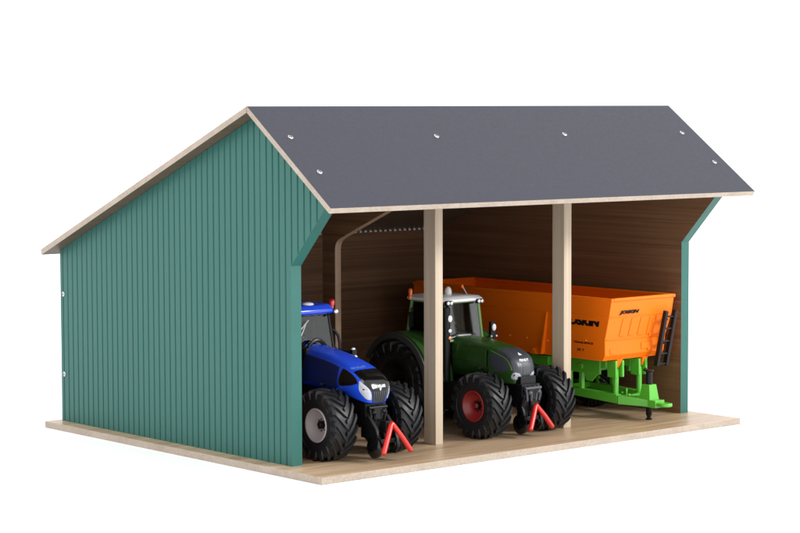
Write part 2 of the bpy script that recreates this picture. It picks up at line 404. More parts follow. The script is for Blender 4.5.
class Hood:
    """surface (u, v): v runs along the centreline from the cab over the top and down the nose, u from centre (0) to lower edge (+-1)"""
    def __init__(s, path, widths, zb, pivot, ex=4.5, wz=None):
        s.path = [Vector(p) for p in path]; s.widths = widths; s.zb = zb; s.pivot = Vector(pivot); s.ex = ex
    def T(s, v):
        p = s.path; k = (len(p)-1)*v; i = min(int(k), len(p)-2); f = k-i
        P = lambda j: p[max(0, min(len(p)-1, j))]
        a, b, c, d = P(i-1), P(i), P(i+1), P(i+2)
        return .5*((2*b)+(c-a)*f+(2*a-5*b+4*c-d)*f*f+(3*b-a-3*c+d)*f**3)
    def w(s, v):
        p = s.widths; k = (len(p)-1)*v; i = min(int(k), len(p)-2); f = k-i; return p[i]*(1-f)+p[i+1]*f
    def at(s, u, v, off=0.):
        t = s.T(v); 
        y = min(t.x, 99)
        e = Vector((t.x, s.zb)) if t.x > s.pivot.x else s.pivot
        # blend the foot toward the pivot smoothly
        th = abs(u)*math.pi/2
        sx = math.sin(th)**(2/s.ex) if th > 0 else 0; se = 1-max(0, math.cos(th))**(2/s.ex)
        pos = t.lerp(e, se)
        p = Vector((math.copysign(s.w(v)*sx, u), pos.x, pos.y))
        if off:
            d = 1e-3; u1, u0 = min(1, u+d), max(-1, u-d); v1, v0 = min(1, v+d), max(0, v-d)
            du = s.at(u1, v)-s.at(u0, v); dv = s.at(u, v1)-s.at(u, v0)
            n = du.cross(dv)
            if n.length > 1e-12:
                n.normalize(); out = p-Vector((0, s.pivot.x+2 if t.x < s.pivot.x+2 else t.x, s.zb))
                if n.dot(out) < 0: n = -n
                p = p+n*off
        return p
    def patch(s, mb, rows, nu=10, off=.03):
        """rows: (v, ua, ub) list; a thin slab following the surface"""
        top = [[s.at(ua+(ub-ua)*j/nu, v, off) for j in range(nu+1)] for v, ua, ub in rows]
        bot = [[s.at(ua+(ub-ua)*j/nu, v, off-.09) for j in range(nu+1)] for v, ua, ub in rows]
        n = nu+1; k = len(rows); vs = [p for r in top for p in r]+[p for r in bot for p in r]; B = n*k
        fs = [(i*n+j, i*n+j+1, (i+1)*n+j+1, (i+1)*n+j) for i in range(k-1) for j in range(nu)]
        fs += [tuple(B+q for q in reversed(f)) for f in fs]
        for i in range(k-1):
            fs += [(i*n, (i+1)*n, B+(i+1)*n, B+i*n), (i*n+nu, B+i*n+nu, B+(i+1)*n+nu, (i+1)*n+nu)]
        for j in range(nu):
            fs += [(j, B+j, B+j+1, j+1), ((k-1)*n+j, (k-1)*n+j+1, B+(k-1)*n+j+1, B+(k-1)*n+j)]
        mb.add(vs, fs)
    def shell(s, mb, nu=36, nv=48):
        mb.grid([[s.at(-1+2*j/nu, i/nv) for j in range(nu+1)] for i in range(nv+1)])

def rows_of(v0, v1, ua0, ub0, ua1, ub1, n=12, f=None):
    out = []
    for i in range(n+1):
        t = i/n; a = ua0+(ua1-ua0)*t; b = ub0+(ub1-ub0)*t
        if f: a, b = f(t, a, b)
        out.append((v0+(v1-v0)*t, a, b))
    return out

def fender(mb, xc, wd, yc, zc, rad, a0, a1, lip=.35, n=22, th=.12):
    """arched mudguard strip with a rolled outer lip"""
    for (ra, rb, xa, xb) in ((rad, rad+th, xc-wd/2, xc+wd/2), ):
        rows = []
        for i in range(n+1):
            a = R(a0+(a1-a0)*i/n); cy, sz = -math.cos(a), math.sin(a)
            prof = [(xa, rad-lip), (xa, rad-.12), (xa+.12, rad+th), (xb-.12, rad+th), (xb, rad-.12), (xb, rad-lip), (xb-.1, rad-lip), (xb-.1, rad-.1), (xb-.18, rad), (xa+.18, rad), (xa+.1, rad-.1), (xa+.1, rad-lip)]
            rows.append([(x, yc+cy*r, zc+sz*r) for x, r in prof])
        k = len(rows[0]); vs = [p for r in rows for p in r]
        fs = [(i*k+j, i*k+(j+1) % k, (i+1)*k+(j+1) % k, (i+1)*k+j) for i in range(n) for j in range(k)]
        fs += [tuple(range(k)), tuple(range(n*k+k-1, n*k-1, -1))]
        mb.add(vs, fs)

def quad_pane(mb, pts, th=.05):
    p = [Vector(q) for q in pts]; n = (p[1]-p[0]).cross(p[2]-p[0]).normalized()*th
    mb.add(p+[q+n for q in p], [(0, 3, 2, 1), (4, 5, 6, 7), (0, 1, 5, 4), (1, 2, 6, 5), (2, 3, 7, 6), (3, 0, 4, 7)])

def tractor(name, origin, c):
    t = empty(name, origin)
    Rf, wf = c['front']; Rr, wr = c['rear']; hx = c['half']; yr = c['yr']
    for sd in (-1, 1):
        build_wheel(t, (sd*(hx-wf/2), 0, Rf), Rf, wf, Rf*.46, sd, c['rim'], c.get('nl', 18), 'front_wheel')
        build_wheel(t, (sd*(hx-wr/2), yr, Rr), Rr, wr, Rr*.5, sd, c.get('rrim_shaded', c['rim']), 20, 'rear_wheel')
    # chassis, axles, engine underside
    m = MB()
    m.box((-.95, -2.0, 3.0), (.95, yr+1.5, 5.6)); m.box((-1.35, -.6, 2.6), (1.35, .6, 3.8)); m.box((-1.25, 1.6, 2.4), (1.25, yr-2, 4.4))
    m.tube([(-hx+wf*.6, 0, Rf), (hx-wf*.6, 0, Rf)], .42, 14)
    m.tube([(-hx+wr*.6, yr, Rr), (hx-wr*.6, yr, Rr)], .8, 16)
    m.box((-1.15, -2.35, 3.3), (1.15, -1.5, 4.9)); m.box((-.5, -2.75, 3.5), (.5, -2.3, 4.6))
    m.box((-1.2, 1.8, 4.4), (-.95, 6.5, 6.0)); m.box((.95, 1.8, 4.4), (1.2, 6.5, 6.0))
    for sd in (-1, 1):
        m.box((sd*1.3 if sd < 0 else 1.3-0, 4.2, 2.2), (sd*3.4, 7.6, 4.6)) if sd > 0 else m.box((-3.4, 4.2, 2.2), (-1.3, 7.6, 4.6))
        m.box((min(sd*3.4, sd*3.9), 5.4, 1.9), (max(sd*3.4, sd*3.9), 7.3, 2.1)); m.box((min(sd*3.4, sd*3.9), 5.6, 3.1), (max(sd*3.4, sd*3.9), 7.3, 3.3))
        m.box((min(sd*3.4, sd*3.9), 5.8, 4.3), (max(sd*3.4, sd*3.9), 7.3, 4.5))
        m.tube([(sd*1.3, 1.9, 5.1), (sd*2.6, 1.6, Rf*2+.15), (sd*3.6, .8, Rf*2+.3)], .09, 8)
        m.tube([(sd*1.0, -.2, 3.3), (sd*(hx-wf*.8), -.55, 3.2)], .14, 8)
    m.build('chassis', BLACK, t, bevel=.06)
    # hydraulic details under the nose
    m = MB()
    for xx in (-.85, -.3, .35, .8): m.tube([(xx, -2.45, 4.7), (xx*1.05, -2.75, 4.1), (xx*.9, -2.65, 3.4)], .12, 8)
    m.tube([(-1.0, -2.6, 4.55), (1.0, -2.6, 4.55)], .17, 10); m.ball((-.55, -2.8, 4.15), .24); m.ball((.5, -2.8, 4.2), .2)
    m.build('front_hydraulics', c.get('hydr', BLACK), t)
    # front linkage
    m = MB(); ty = c['ty']
    for sd in (-1, 1):
        m.prism([(-2.2, 1.9), (-1.9, 3.5), (-2.7, 3.9), (ty+.9, 2.9), (ty+.45, 1.9), (ty+.35, 1.15), (ty+.75, .55), (ty+1.15, .6), (ty+1.3, 1.3)], 0, sd*1.0-.16, sd*1.0+.16)
        m.lathe([(sd*1.0-.3, .38), (sd*1.0+.3, .38)], 'x', (0, ty+.85, 1.35), 18)
    m.box((-1.1, ty+.6, 1.55), (1.1, ty+1.05, 1.95)); m.box((-1.0, -2.4, 1.9), (1.0, -1.5, 3.4)); m.box((-.35, ty+.65, 1.9), (.35, -2.3, 2.5))
    m.box((-.25, ty+.55, 2.4), (.25, ty+1.3, 3.5))
    m.build('front_linkage', BLACK, t, bevel=.05)
    for sd in (-1,):
        d = MB(); d.lathe([(-.2, .001), (-.2, .76), (-.12, .94), (.12, .94), (.2, .76), (.2, .001)], 'x', (-1.25, ty+.9, 1.25), 28)
        d.build('support_roller', BLACKG, t)
    # triangle coupler: round bar, legs splayed
    hz, hw = c['tri']
    m = MB(); r = .235
    xo = c.get('tx', 0)
    tp = [Vector((xo-hw, ty-.55, .98)), Vector((xo-hw*.55, ty-.25, .98+(hz-.98)*.47)), Vector((xo-.15, ty+.1, hz-.24)), Vector((xo, ty+.13, hz-.05)), Vector((xo+.15, ty+.1, hz-.24)), Vector((xo+hw*.55, ty-.25, .98+(hz-.98)*.47)), Vector((xo+hw, ty-.55, .98))]
    m.tube(tp, r, 12); m.ball(tp[0], r); m.ball(tp[-1], r)
    m.build('coupling_triangle', REDP, t, angle=60)
    # cab
    y0, y1, z0, z1 = c['cab']; hb, ht = c['cabw']; yb = y0+c.get('lean', -.3)
    P = {}
    for sd in (-1, 1):
        P[sd, 'fb'] = (sd*hb, yb, z0); P[sd, 'ft'] = (sd*ht, y0+.25, z1); P[sd, 'rb'] = (sd*hb*1.02, y1+.1, z0+.3); P[sd, 'rt'] = (sd*ht, y1-.3, z1)
        P[sd, 'mb'] = (sd*hb*1.02, (yb+y1)/2, z0); P[sd, 'mt'] = (sd*ht, (y0+y1)/2, z1)
    fm = MB()
    for sd in (-1, 1):
        for k in 'fr': fm.tube([P[sd, k+'b'], P[sd, k+'t']], .15, 8)
        fm.tube([P[sd, 'fb'], P[sd, 'rb']], .16, 8); fm.tube([P[sd, 'ft'], P[sd, 'rt']], .14, 8)
        fm.tube([P[sd, 'fb'], (sd*hb*.95, yb+.3, 5.4)], .16, 8)
    for k in ('fb', 'ft', 'rb', 'rt'): fm.tube([P[-1, k], P[1, k]], .13, 8)
    fm.build('cab_frame', c['frame'], t)
    for sd in (-1, 1): mm = MB(); mm.tube([P[sd, 'mb'], P[sd, 'mt']], .1, 8); mm.build('door_pillar', BLACK, t)
    m = MB(); quad_pane(m, [P[-1, 'fb'], P[1, 'fb'], P[1, 'ft'], P[-1, 'ft']]); m.build('windscreen', GLASS, t, smooth=False)
    for sd in (-1, 1):
        m = MB(); quad_pane(m, [P[sd, 'fb'], P[sd, 'rb'], P[sd, 'rt'], P[sd, 'ft']]); m.build('side_window', GLASS, t, smooth=False)
    m = MB(); quad_pane(m, [P[-1, 'rb'], P[1, 'rb'], P[1, 'rt'], P[-1, 'rt']]); m.build('rear_window', GLASS, t, smooth=False)
    m = MB(); m.box((-hb, yb+.2, 5.2), (hb, y1, z0+.05)); m.build('cab_floor', BLACK, t, bevel=.08)
    ym = (y0+y1)/2+.3
    m = MB(); m.box((-.85, ym-.4, z0-.0), (.85, ym+1.1, z0+.55)); m.box((-.75, ym+.8, z0+.5), (.75, ym+1.2, z0+1.55))
    m.build('seat', SEATM, t, bevel=.18, seg=3)
    m = MB(); cc = Vector((0, ym-1.35, z0+1.05)); q = Matrix.Rotation(R(-55), 3, 'X')
    m.tube([cc+q @ Vector((.62*math.cos(a), .62*math.sin(a), 0)) for a in [2*math.pi*i/24 for i in range(25)]], .08, 8, caps=False)
    m.tube([cc, cc+Vector((0, -.7, -1.1))], .16, 8); m.tube([cc+q @ Vector((-.6, 0, 0)), cc+q @ Vector((.6, 0, 0))], .07, 6)
    m.build('steering_wheel', BLACK, t)
    # roof: rounded tapering cap
    rx, ry0, ry1, rz0, rz1 = c['roof']
    def ring(k, z): return [(rx*k*sx, (ry0+ry1)/2+(ry1-ry0)/2*k*sy, z) for sx, sy in ((-1, -.82), (-.82, -1), (.82, -1), (1, -.82), (1, .82), (.82, 1), (-.82, 1), (-1, .82))]
    hgt = rz1-rz0; m = MB(); rs = [ring(.94, rz0), ring(1., rz0+.18*hgt), ring(1., rz0+.45*hgt), ring(.9, rz0+.85*hgt), ring(.66, rz1)]
    vs = [p for r_ in rs for p in r_]; fs = [(i*8+j, i*8+(j+1) % 8, i*8+8+(j+1) % 8, i*8+8+j) for i in range(4) for j in range(8)]+[tuple(range(7, -1, -1)), tuple(range(32, 40))]
    m.add(vs, fs); rf = m.build('cab_roof', c['roofm'], t, bevel=.1, seg=3)
    for sd in (-1, 1):
        f = MB(); fender(f, sd*(hx-wr*.62), wr*1.05, yr-.1, Rr+.05, Rr+.72, 5, 150); fo = f.build('rear_fender', c['fender'], t)
        f = MB(); fender(f, sd*(hx-wr*.62+wr*.525+.17), .34, yr-.1, Rr+.02, Rr+.66, 3, 152, lip=.4); f.build('fender_edge', LIPM, fo)
    return t, rf, P

# ---------------- blue tractor
LAMPB = mat('clear_headlight_plastic', (.42, .44, .48), .12, coat=.6, noise=.45, nscale=500)
LAMPG = mat('clear_lamp_plastic', (.30, .31, .33), .15, coat=.6, noise=.9, nscale=900)
NAVY = mat('dark_navy_plastic', (.004, .012, .075), .35)
BO = (8.1, .9, 0)
bc = dict(front=(3.13, 2.35), rear=(4.15, 3.0), half=4.9, yr=11.6, rim=RIMG, nl=18, ty=-4.6, tri=(3.38, 1.5), tx=.05, cab=(6.9, 12.0, 8.7, 12.0), cabw=(2.35, 2.3), lean=-.5,
          frame=BLACKG, roof=(2.7, 6.3, 12.8, 11.95, 12.95), roofm=BLUE, fender=BLUE)
bt, brf, BP = tractor('blue_toy_tractor', BO, bc)
tag(bt, 'blue toy tractor with pale grey wheel rims parked beside the green left wall', 'toy tractor', 'toy tractors parked in the shed')
H = Hood([(6.2, 9.35), (4.6, 9.15), (2.9, 8.9), (1.3, 8.55), (-.2, 8.15), (-1.5, 7.65), (-2.45, 7.05), (-2.85, 6.4), (-2.95, 5.8), (-2.7, 4.95)],
         [1.45, 1.5, 1.52, 1.57, 1.62, 1.66, 1.68, 1.66, 1.58, 1.38], 5.9, (1.3, 5.75), 5.)
m = MB(); H.shell(m); hood = m.build('hood', BLUE, bt, solid=.1, angle=60)
m = MB(); H.patch(m, rows_of(.53, .70, -.43, .43, -.44, .44, 8)+rows_of(.70, .84, -.44, .44, -.17, .17, 8)[1:]+rows_of(.84, .985, -.17, .17, -.10, .10, 8)[1:], 12, .02); m.build('nose_panel', BLACKG, hood)
# grille ribs low on the nose
m = MB()
for k in range(-3, 4):
    xx = k*.14; a_, b_ = [math.copysign(math.asin(min(1, abs(q))**2.5)*2/math.pi, q) for q in (xx-.03, xx+.03)]; H.patch(m, rows_of(.86, .98, a_, b_, a_, b_, 6), 2, .05)
m.build('grille', GREY, hood)
for sd in (-1, 1):
    m = MB(); H.patch(m, [(v, sd*a, sd*b) for v, a, b in ((.665, .49, .52), (.70, .45, .57), (.74, .36, .615), (.78, .275, .635), (.82, .225, .64), (.86, .195, .62), (.90, .175, .56), (.935, .16, .45), (.95, .17, .33))], 8, .045)
    hl = m.build('headlight', LAMPB, hood)
    m = MB(); H.patch(m, [(.79, sd*.43, sd*.50), (.815, sd*.42, sd*.49)], 3, .09); m.build('bulb', BLACKG, hl)
    m = MB(); H.patch(m, [(v, sd*a, sd*b) for v, a, b in ((.42, .58, .93), (.47, .555, .97), (.54, .55, .97), (.60, .56, .96), (.65, .58, .92), (.69, .62, .82))], 8, .03)
    m.build('side_vent', BLACKG, hood)
    m = MB(); H.patch(m, [(v, sd*.62, sd*.998) for v in (.02, .10, .2, .3, .38)], 8, .025); m.build('side_panel', NAVY, hood)
# lettering on bonnet top (pale, curved to the surface by small steps) and on the nose
def on_hood(h, parent, body, u, v, height, width, ang, m_, bold=.02, shear=0., off=.055):
    p = h.at(u, v, off); du = (h.at(u+.02, v)-h.at(u-.02, v)).normalized(); dv = (h.at(u, max(0, v-.02))-h.at(u, min(1, v+.02))).normalized()
    return text_mesh('lettering', body, height, frame_mtx(p, du*math.cos(ang)+dv*math.sin(ang), dv*math.cos(ang)-du*math.sin(ang)), m_, parent, bold, shear, width=width)
on_hood(H, hood, 'NEW HOLLAND', 0, .775, .27, 1.25, 0, WPRINT)
PALEB = mat('pale_blue_print', (.12, .20, .50), .3)
on_hood(H, hood, 'NEW HOLLAND', -.10, .50, .33, 1.5, 0, PALEB, .01)
# emblem leaf between
m = MB()
p = H.at(0, .835, .06)
for a in (-40, 0, 40):
    d = Vector((math.sin(R(a))*.16, 0, math.cos(R(a))*.2)); m.tube([p-Vector((0, 0, .05)), p+d*.5, p+d], [.03, .045, .01], 6)
m.build('emblem', WPRINT, hood)
# dashboard hump and cowl behind the hood
m = MB(); m.box((-1.45, 5.6, 7.2), (1.45, 6.6, 9.2)); m.build('cowl', BLACK, bt, bevel=.25, seg=3)
m = MB(); m.tube([(-1.0+2.0*i/14-.0, 5.9, 9.0+.75*math.sin(math.pi*i/14)**.6) for i in range(15)], .2, 8); m.build('air_intake', BLACK, bt)
# wiper, roof lamps, beacon, handrail, mirror lights
m = MB(); m.tube([(-2.2, 6.35, 9.3), (-1.2, 6.6, 10.2), (-.6, 6.75, 11.1)], .055, 6); m.tube([(-1.45, 6.5, 10.6), (-.3, 6.7, 11.5)], .05, 6); m.build('wiper', SILVER, bt)
m = MB(); m.ball((0, 7.2, 12.88), .62, (1, .8, .32)); m.build('receiver_dome', WHITE, brf)
for sd in (-1, 1):
    m = MB(); m.tube([(sd*2.2, 6.7, 12.0), (sd*2.45, 6.45, 12.1), (sd*2.5, 6.35, 12.15)], .12, 8); fs_ = m.build('lamp_arm', BLACK, brf)
    m = MB(); m.ball((sd*2.52, 6.25, 12.15), .27, (1, .6, .8)); m.build('work_lamp', LAMP, fs_)
m = MB(); m.lathe([(12.4, .18), (12.65, .2), (12.7, .26), (13.0, .3), (13.15, .25), (13.25, .1), (13.27, .001)], 'z', (2.5, 6.85, 0), 18)
m.build('beacon', mat('red_lens', (.5, .01, .01), .12, coat=1.), brf)
m = MB(); m.tube([(2.35, 7.0, 10.5), (2.7, 6.75, 10.4), (2.95, 6.5, 9.9), (3.0, 6.35, 9.2), (2.95, 6.3, 8.5), (2.9, 6.3, 7.6)], .13, 8); m.build('handrail', BLACKG, bt)
m = MB(); m.tube([(2.6, 6.2, 8.6), (2.9, 5.0, 8.5), (3.0, 4.5, 8.2), (2.9, 4.0, 7.6), (1.5, 3.8, 7.4)], .12, 8); m.box((2.75, 4.2, 8.3), (3.25, 4.6, 8.8)); br = m.build('mirror_arm', BLACK, bt)
for q in ((3.05, 4.45, 8.78), (2.95, 4.05, 8.15)):
    m = MB(); m.ball(q, .24, (1, .7, .8)); m.build('marker_lamp', LAMP, br)
m = MB()
for sd in (-1,): m.tube([(sd*2.4, 7.2, 10.9), (sd*3.1, 6.9, 11.0), (sd*3.25, 6.85, 10.6)], .08, 6); m.box((sd*3.25-.3, 6.75, 9.6), (sd*3.25+.3, 6.95, 10.7))
m.build('mirror', BLACK, bt, bevel=.05)

# ---------------- green tractor
GO = (27.2, 1.3, 0)
gc = dict(front=(3.05, 2.35), rear=(4.1, 3.0), half=5.25, yr=11.3, rim=RIMR, rrim_shaded=BLACK, nl=18, ty=-3.2, tri=(3.05, 1.36), tx=0., cab=(7.0, 12.4, 8.3, 11.95), cabw=(2.35, 2.12), lean=-.1,  # rear rims are red too; black here paints their shade under the fenders
          frame=LGREEN, roof=(2.55, 6.55, 12.9, 11.95, 12.55), roofm=WHITE, fender=GREEN, hydr=GREY)
gt, grf, GP = tractor('green_toy_tractor', GO, gc)
tag(gt, 'dark green toy tractor with red rims parked between the two wooden posts', 'toy tractor', 'toy tractors parked in the shed')
H = Hood([(7.0, 8.75), (5.4, 8.68), (3.9, 8.55), (2.4, 8.35), (.9, 8.1), (-.4, 7.7), (-1.2, 7.22), (-1.6, 6.55), (-1.62, 5.8), (-1.4, 4.9)],
         [1.55, 1.55, 1.55, 1.57, 1.58, 1.57, 1.53, 1.46, 1.42, 1.34], 5.2, (1.9, 4.9), 6.5)
m = MB(); H.shell(m); hood = m.build('hood', GREEN, gt, solid=.1, angle=60)
m = MB(); H.patch(m, rows_of(.47, .66, -.50, .50, -.52, .52, 10)+rows_of(.66, .95, -.52, .52, -.50, .50, 12)[1:], 14, .03); mask = m.build('nose_panel', GREY, hood)
FIN = mat('dark_fin', (.02, .02, .024), .4)
for sd in (-1, 1):
    for k in range(4):
        m = MB()
        uu = .44+k*.0; v0 = .50+k*.045
        H.patch(m, [(v0, sd*.30, sd*.315), (v0+.02, sd*.37, sd*.385), (v0+.05, sd*.43, sd*.445), (v0+.09, sd*.475, sd*.49), (v0+.13, sd*.50, sd*.515)], 2, .075)
        m.build('grille_fin', FIN, mask)
m = MB()
for k in range(-4, 5): H.patch(m, rows_of(.72, .90, k*.07-.008, k*.07+.008, k*.06-.008, k*.06+.008, 5), 2, .05)
m.build('grille', GREY, mask)
for sd in (-1, 1):
    m = MB(); H.patch(m, [(v, sd*a, sd*b) for v, a, b in ((.70, .60, .90), (.75, .57, .94), (.82, .56, .95), (.88, .56, .92))], 6, .03) if False else H.patch(m, [(v, sd*a, sd*b) for v, a, b in ((.42, .62, .86), (.48, .585, .95), (.55, .58, .97), (.64, .59, .97), (.72, .60, .94), (.78, .62, .85))], 8, .03)
    m.build('side_vent', GREY, hood)
    m = MB(); H.patch(m, [(v, sd*a, sd*b) for v, a, b in ((.855, .30, .50), (.875, .10, .56), (.90, .04, .58), (.925, .03, .56), (.94, .04, .42))], 8, .06); hl = m.build('headlight', LAMPG, hood)
    m = MB(); m.ball(H.at(sd*.40, .89, .05), .09); m.build('bulb', BLACKG, hl)
for sd in (-1, 1):
    m = MB(); H.patch(m, [(.40+.045*i, sd*(.535+.012*math.sin(i)), sd*(.56+.012*math.sin(i))) for i in range(10)], 2, .05); m.build('highlight_line', LGREEN, hood)  # green border beside the vent, edge highlight painted into its pale colour
    m = MB(); H.patch(m, [(v, sd*.62, sd*.96) for v in (.06, .12, .2, .28, .35)], 6, .06); m.build('side_panel', GREEN, hood)
    m = MB(); H.patch(m, [(v, sd*.60, sd*.97) for v in (.365, .375)], 6, .07); m.build('panel_seam', BLACK, hood)
on_hood(H, mask, 'FENDT', 0, .70, .26, 1.15, 0, WPRINT, .02)
m = MB(); p = H.at(0, .60, .06); pu = (H.at(.02, .60)-H.at(-.02, .60)).normalized(); pv = (H.at(0, .58)-H.at(0, .62)).normalized(); nn = pu.cross(pv)
tri = [p-pu*.2-pv*.12, p+pu*.2-pv*.12, p+pv*.28]; m.add(tri+[q-nn*.08 for q in tri], [(0, 1, 2), (5, 4, 3), (0, 3, 4, 1), (1, 4, 5, 2), (2, 5, 3, 0)]); m.build('emblem', WPRINT, mask)
m = MB(); m.box((-1.5, 6.4, 6.2), (1.5, 7.1, 8.4)); m.build('cowl', GREEN, gt, bevel=.25, seg=3)
m = MB(); m.box((-.9, 6.75, 8.45), (.9, 7.3, 8.85)); m.build('dashboard', SILVER, gt, bevel=.15, seg=3)
m = MB(); m.tube([(-1.8, 6.75, 8.7), (-.6, 6.85, 9.0), (1.2, 6.85, 8.8)], .05, 6); m.tube([(-.9, 6.85, 9.35), (1.5, 6.9, 8.75)], .04, 6); m.build('wiper', BLACK, gt)
# left exhaust/lamp column
m = MB(); m.tube([(-2.72, 6.45, 4.2), (-2.72, 6.45, 11.6)], .4, 14); m.tube([(-2.6, 6.45, 11.3), (-2.2, 6.8, 12.0)], .16, 8)
for z in (10.55, 9.4, 8.75): m.tube([(-2.6, 6.3, z), (-2.62, 6.0, z)], .3 if z > 10 else .22, 14)
ex = m.build('lamp_column', BLACK, gt)
for z, r_, mt_, sc in ((10.55, .27, WHITE, (1, .5, 1.25)), (9.4, .21, WHITE, (1, .5, .9)), (8.72, .21, mat('amber_lens', (.7, .25, .12), .2, coat=.8), (1, .5, .9))):
    m = MB(); m.ball((-2.62, 6.0, z), r_, sc); m.build('marker_lamp', mt_, ex)
# right mirror / lamp
m = MB(); m.tube([(2.3, 7.0, 8.2), (3.0, 6.8, 8.3), (3.4, 6.7, 8.6)], .13, 8); m.box((3.15, 6.55, 8.3), (4.0, 6.85, 8.75)); m.box((3.2, 6.55, 8.7), (3.85, 6.9, 9.85)); mr = m.build('mirror', BLACK, gt, bevel=.15, seg=3)
m = MB(); m.ball((3.55, 6.5, 9.3), .26, (1, .5, 1.35)); m.build('marker_lamp', WHITE, mr)
m = MB(); m.ball((3.2, 6.5, 8.45), .12); m.ball((3.85, 6.5, 8.45), .12); m.build('reflector', LAMP, mr)
# roof furniture
for sd in (-1, 1):
    lx = -2.3 if sd < 0 else 1.65
    m = MB(); m.box((lx-.42, 6.4, 11.75), (lx+.42, 6.7, 12.2)); lb = m.build('lamp_bracket', BLACK, grf, bevel=.05)
    for dx in (-.2, .2):
        m = MB(); m.ball((lx+dx, 6.36, 11.98), .19, (1, .55, 1)); m.build('work_lamp', LAMP, lb)
m = MB(); m.lathe([(12.0, .26), (12.35, .26), (12.4, .2), (12.95, .22), (13.08, .12), (13.1, .001)], 'z', (-2.4, 12.0, 0), 16); m.build('beacon', ORLAMP, grf)
m = MB(); m.lathe([(12.3, .36), (12.9, .34), (13.15, .26), (13.28, .1), (13.3, .001)], 'z', (0, 9.2, 0), 20); m.build('receiver_dome', WHITE, grf)
m = MB(); m.tube([(1.6, 8.1, 12.3), (1.35, 8.3, 12.9), (1.15, 8.45, 13.35)], .06, 6); m.build('antenna', SILVER, grf)
m = MB(); m.ball((1.15, 8.45, 13.3), .14, (1, 1, 1.4)); m.build('beacon', ORLAMP, grf)
m = MB(); m.tube([(-2.4, 11.6, 11.3), (-3.0, 11.2, 11.2), (-3.0, 11.2, 10.9)], .08, 6); m.box((-3.25, 11.1, 9.4), (-2.8, 11.3, 10.9)); m.build('mirror', BLACK, gt, bevel=.06)

# ================================================================== ORANGE TIPPING TRAILER
TO = (43.4, 12, 0)
tr = empty('toy_tipping_trailer', TO)
tag(tr, 'orange toy tipping trailer on a green chassis beside the right wall', 'toy trailer')
TOF = (-43.4, -12, 0)
XL, XR, YR, ZT = 39.0, 47.9, 29.3, 12.0
# outline of the body side in (y,z) at the front; the whole front panel follows it
FP = [(-.0, 12.0), (.35, 10.2), (1.05, 7.95), (1.15, 6.4), (1.55, 5.85)]
def inset(z): return 0. if z > 10.2 else (10.2-z)*.07
m = MB(TOF); th = .22
# outer shell sides (inner offset)
def side(x, sg):
    outer = [(FP[i][0], FP[i][1]) for i in range(5)]+[(YR-.9, 5.85), (YR-.5, 6.4), (YR-.2, 7.95), (YR, 10.2), (YR, 12.0)]
    vs = [(x+sg*inset(z), y, z) for y, z in outer]+[(x+sg*(inset(z)+th), y, z) for y, z in outer]
    # split in horizontal strips
    n = len(outer); rows = [(0, 9), (1, 8), (2, 7), (3, 6), (4, 5)]
    fs = []
    for k in range(4):
        a, b_ = rows[k]; c_, d_ = rows[k+1]
        fs += [(a, b_, d_, c_), (n+a, n+c_, n+d_, n+b_)]
    fs += [(i, i+1, n+i+1, n+i) for i in range(n-1)]+[(0, n, 2*n-1, n-1)]
    m.add(vs, fs)
side(XL, 1); side(XR, -1)
def endpanel(prof, off):
    rows = [[(XL+inset(z)+.02, y, z), (XR-inset(z)-.02, y, z)] for y, z in prof]
    rowsb = [[(XL+inset(z)+.02, y+off, z), (XR-inset(z)-.02, y+off, z)] for y, z in prof]
    k = len(prof); vs = [p for r_ in rows for p in r_]+[p for r_ in rowsb for p in r_]; B = 2*k
    fs = [(2*i, 2*i+1, 2*i+3, 2*i+2) for i in range(k-1)]+[(B+2*i, B+2*i+2, B+2*i+3, B+2*i+1) for i in range(k-1)]
    fs += [(0, B, B+1, 1), (2*k-2, 2*k-1, B+2*k-1, B+2*k-2)]+[(2*i, 2*i+2, B+2*i+2, B+2*i) for i in range(k-1)]+[(2*i+1, B+2*i+1, B+2*i+3, 2*i+3) for i in range(k-1)]
    m.add(vs, fs)
endpanel([(y+.012, z-.004) for y, z in FP], th); endpanel([(YR-.012, 11.996), (YR-.012, 10.2), (YR-.21, 7.95), (YR-.51, 6.4), (YR-.91, 5.85)], -th)
m.box((XL+.4, 1.5, 5.87), (XR-.4, YR-.9, 6.1))
body = m.build('tipper_body', ORANGE, tr, bevel=.05, smooth=True, angle=25)
# rims, ribs, recess borders
m = MB(TOF)
m.box((XL-.1, -.08, 11.75), (XL+.28, YR+.05, 12.07)); m.box((XR-.28, -.08, 11.75), (XR+.1, YR+.05, 12.07)); m.box((XL+.282, -.1, 11.78), (XR-.282, .26, 12.09)); m.box((XL+.282, YR-.25, 11.76), (XR-.282, YR+.05, 12.09))
m.build('top_rim', ORANGE, body, bevel=.06)
m = MB(TOF)
for yb_ in (9.3, 23.5):
    m.prism([(yb_-.5, 10.25), (yb_-.32, 10.25), (yb_+.62, 5.9), (yb_+.3, 5.9)], 0, XL-.14, XL+.4); m.prism([(yb_-.5, 10.25), (yb_-.32, 10.25), (yb_+.62, 5.9), (yb_+.3, 5.9)], 0, XR-.4, XR+.14)
    for x0_, x1_ in ((XL-.22, XL+.38), (XR-.38, XR+.22)):
        m.prism([(yb_+.9, 5.86), (yb_+2.0, 5.86), (yb_+1.45, 6.45)], 0, x0_, x1_)
m.box((XL-.05, .6, 10.12), (XL+.2, YR-.3, 10.24)); m.box((XR-.2, .6, 10.12), (XR+.05, YR-.3, 10.24))
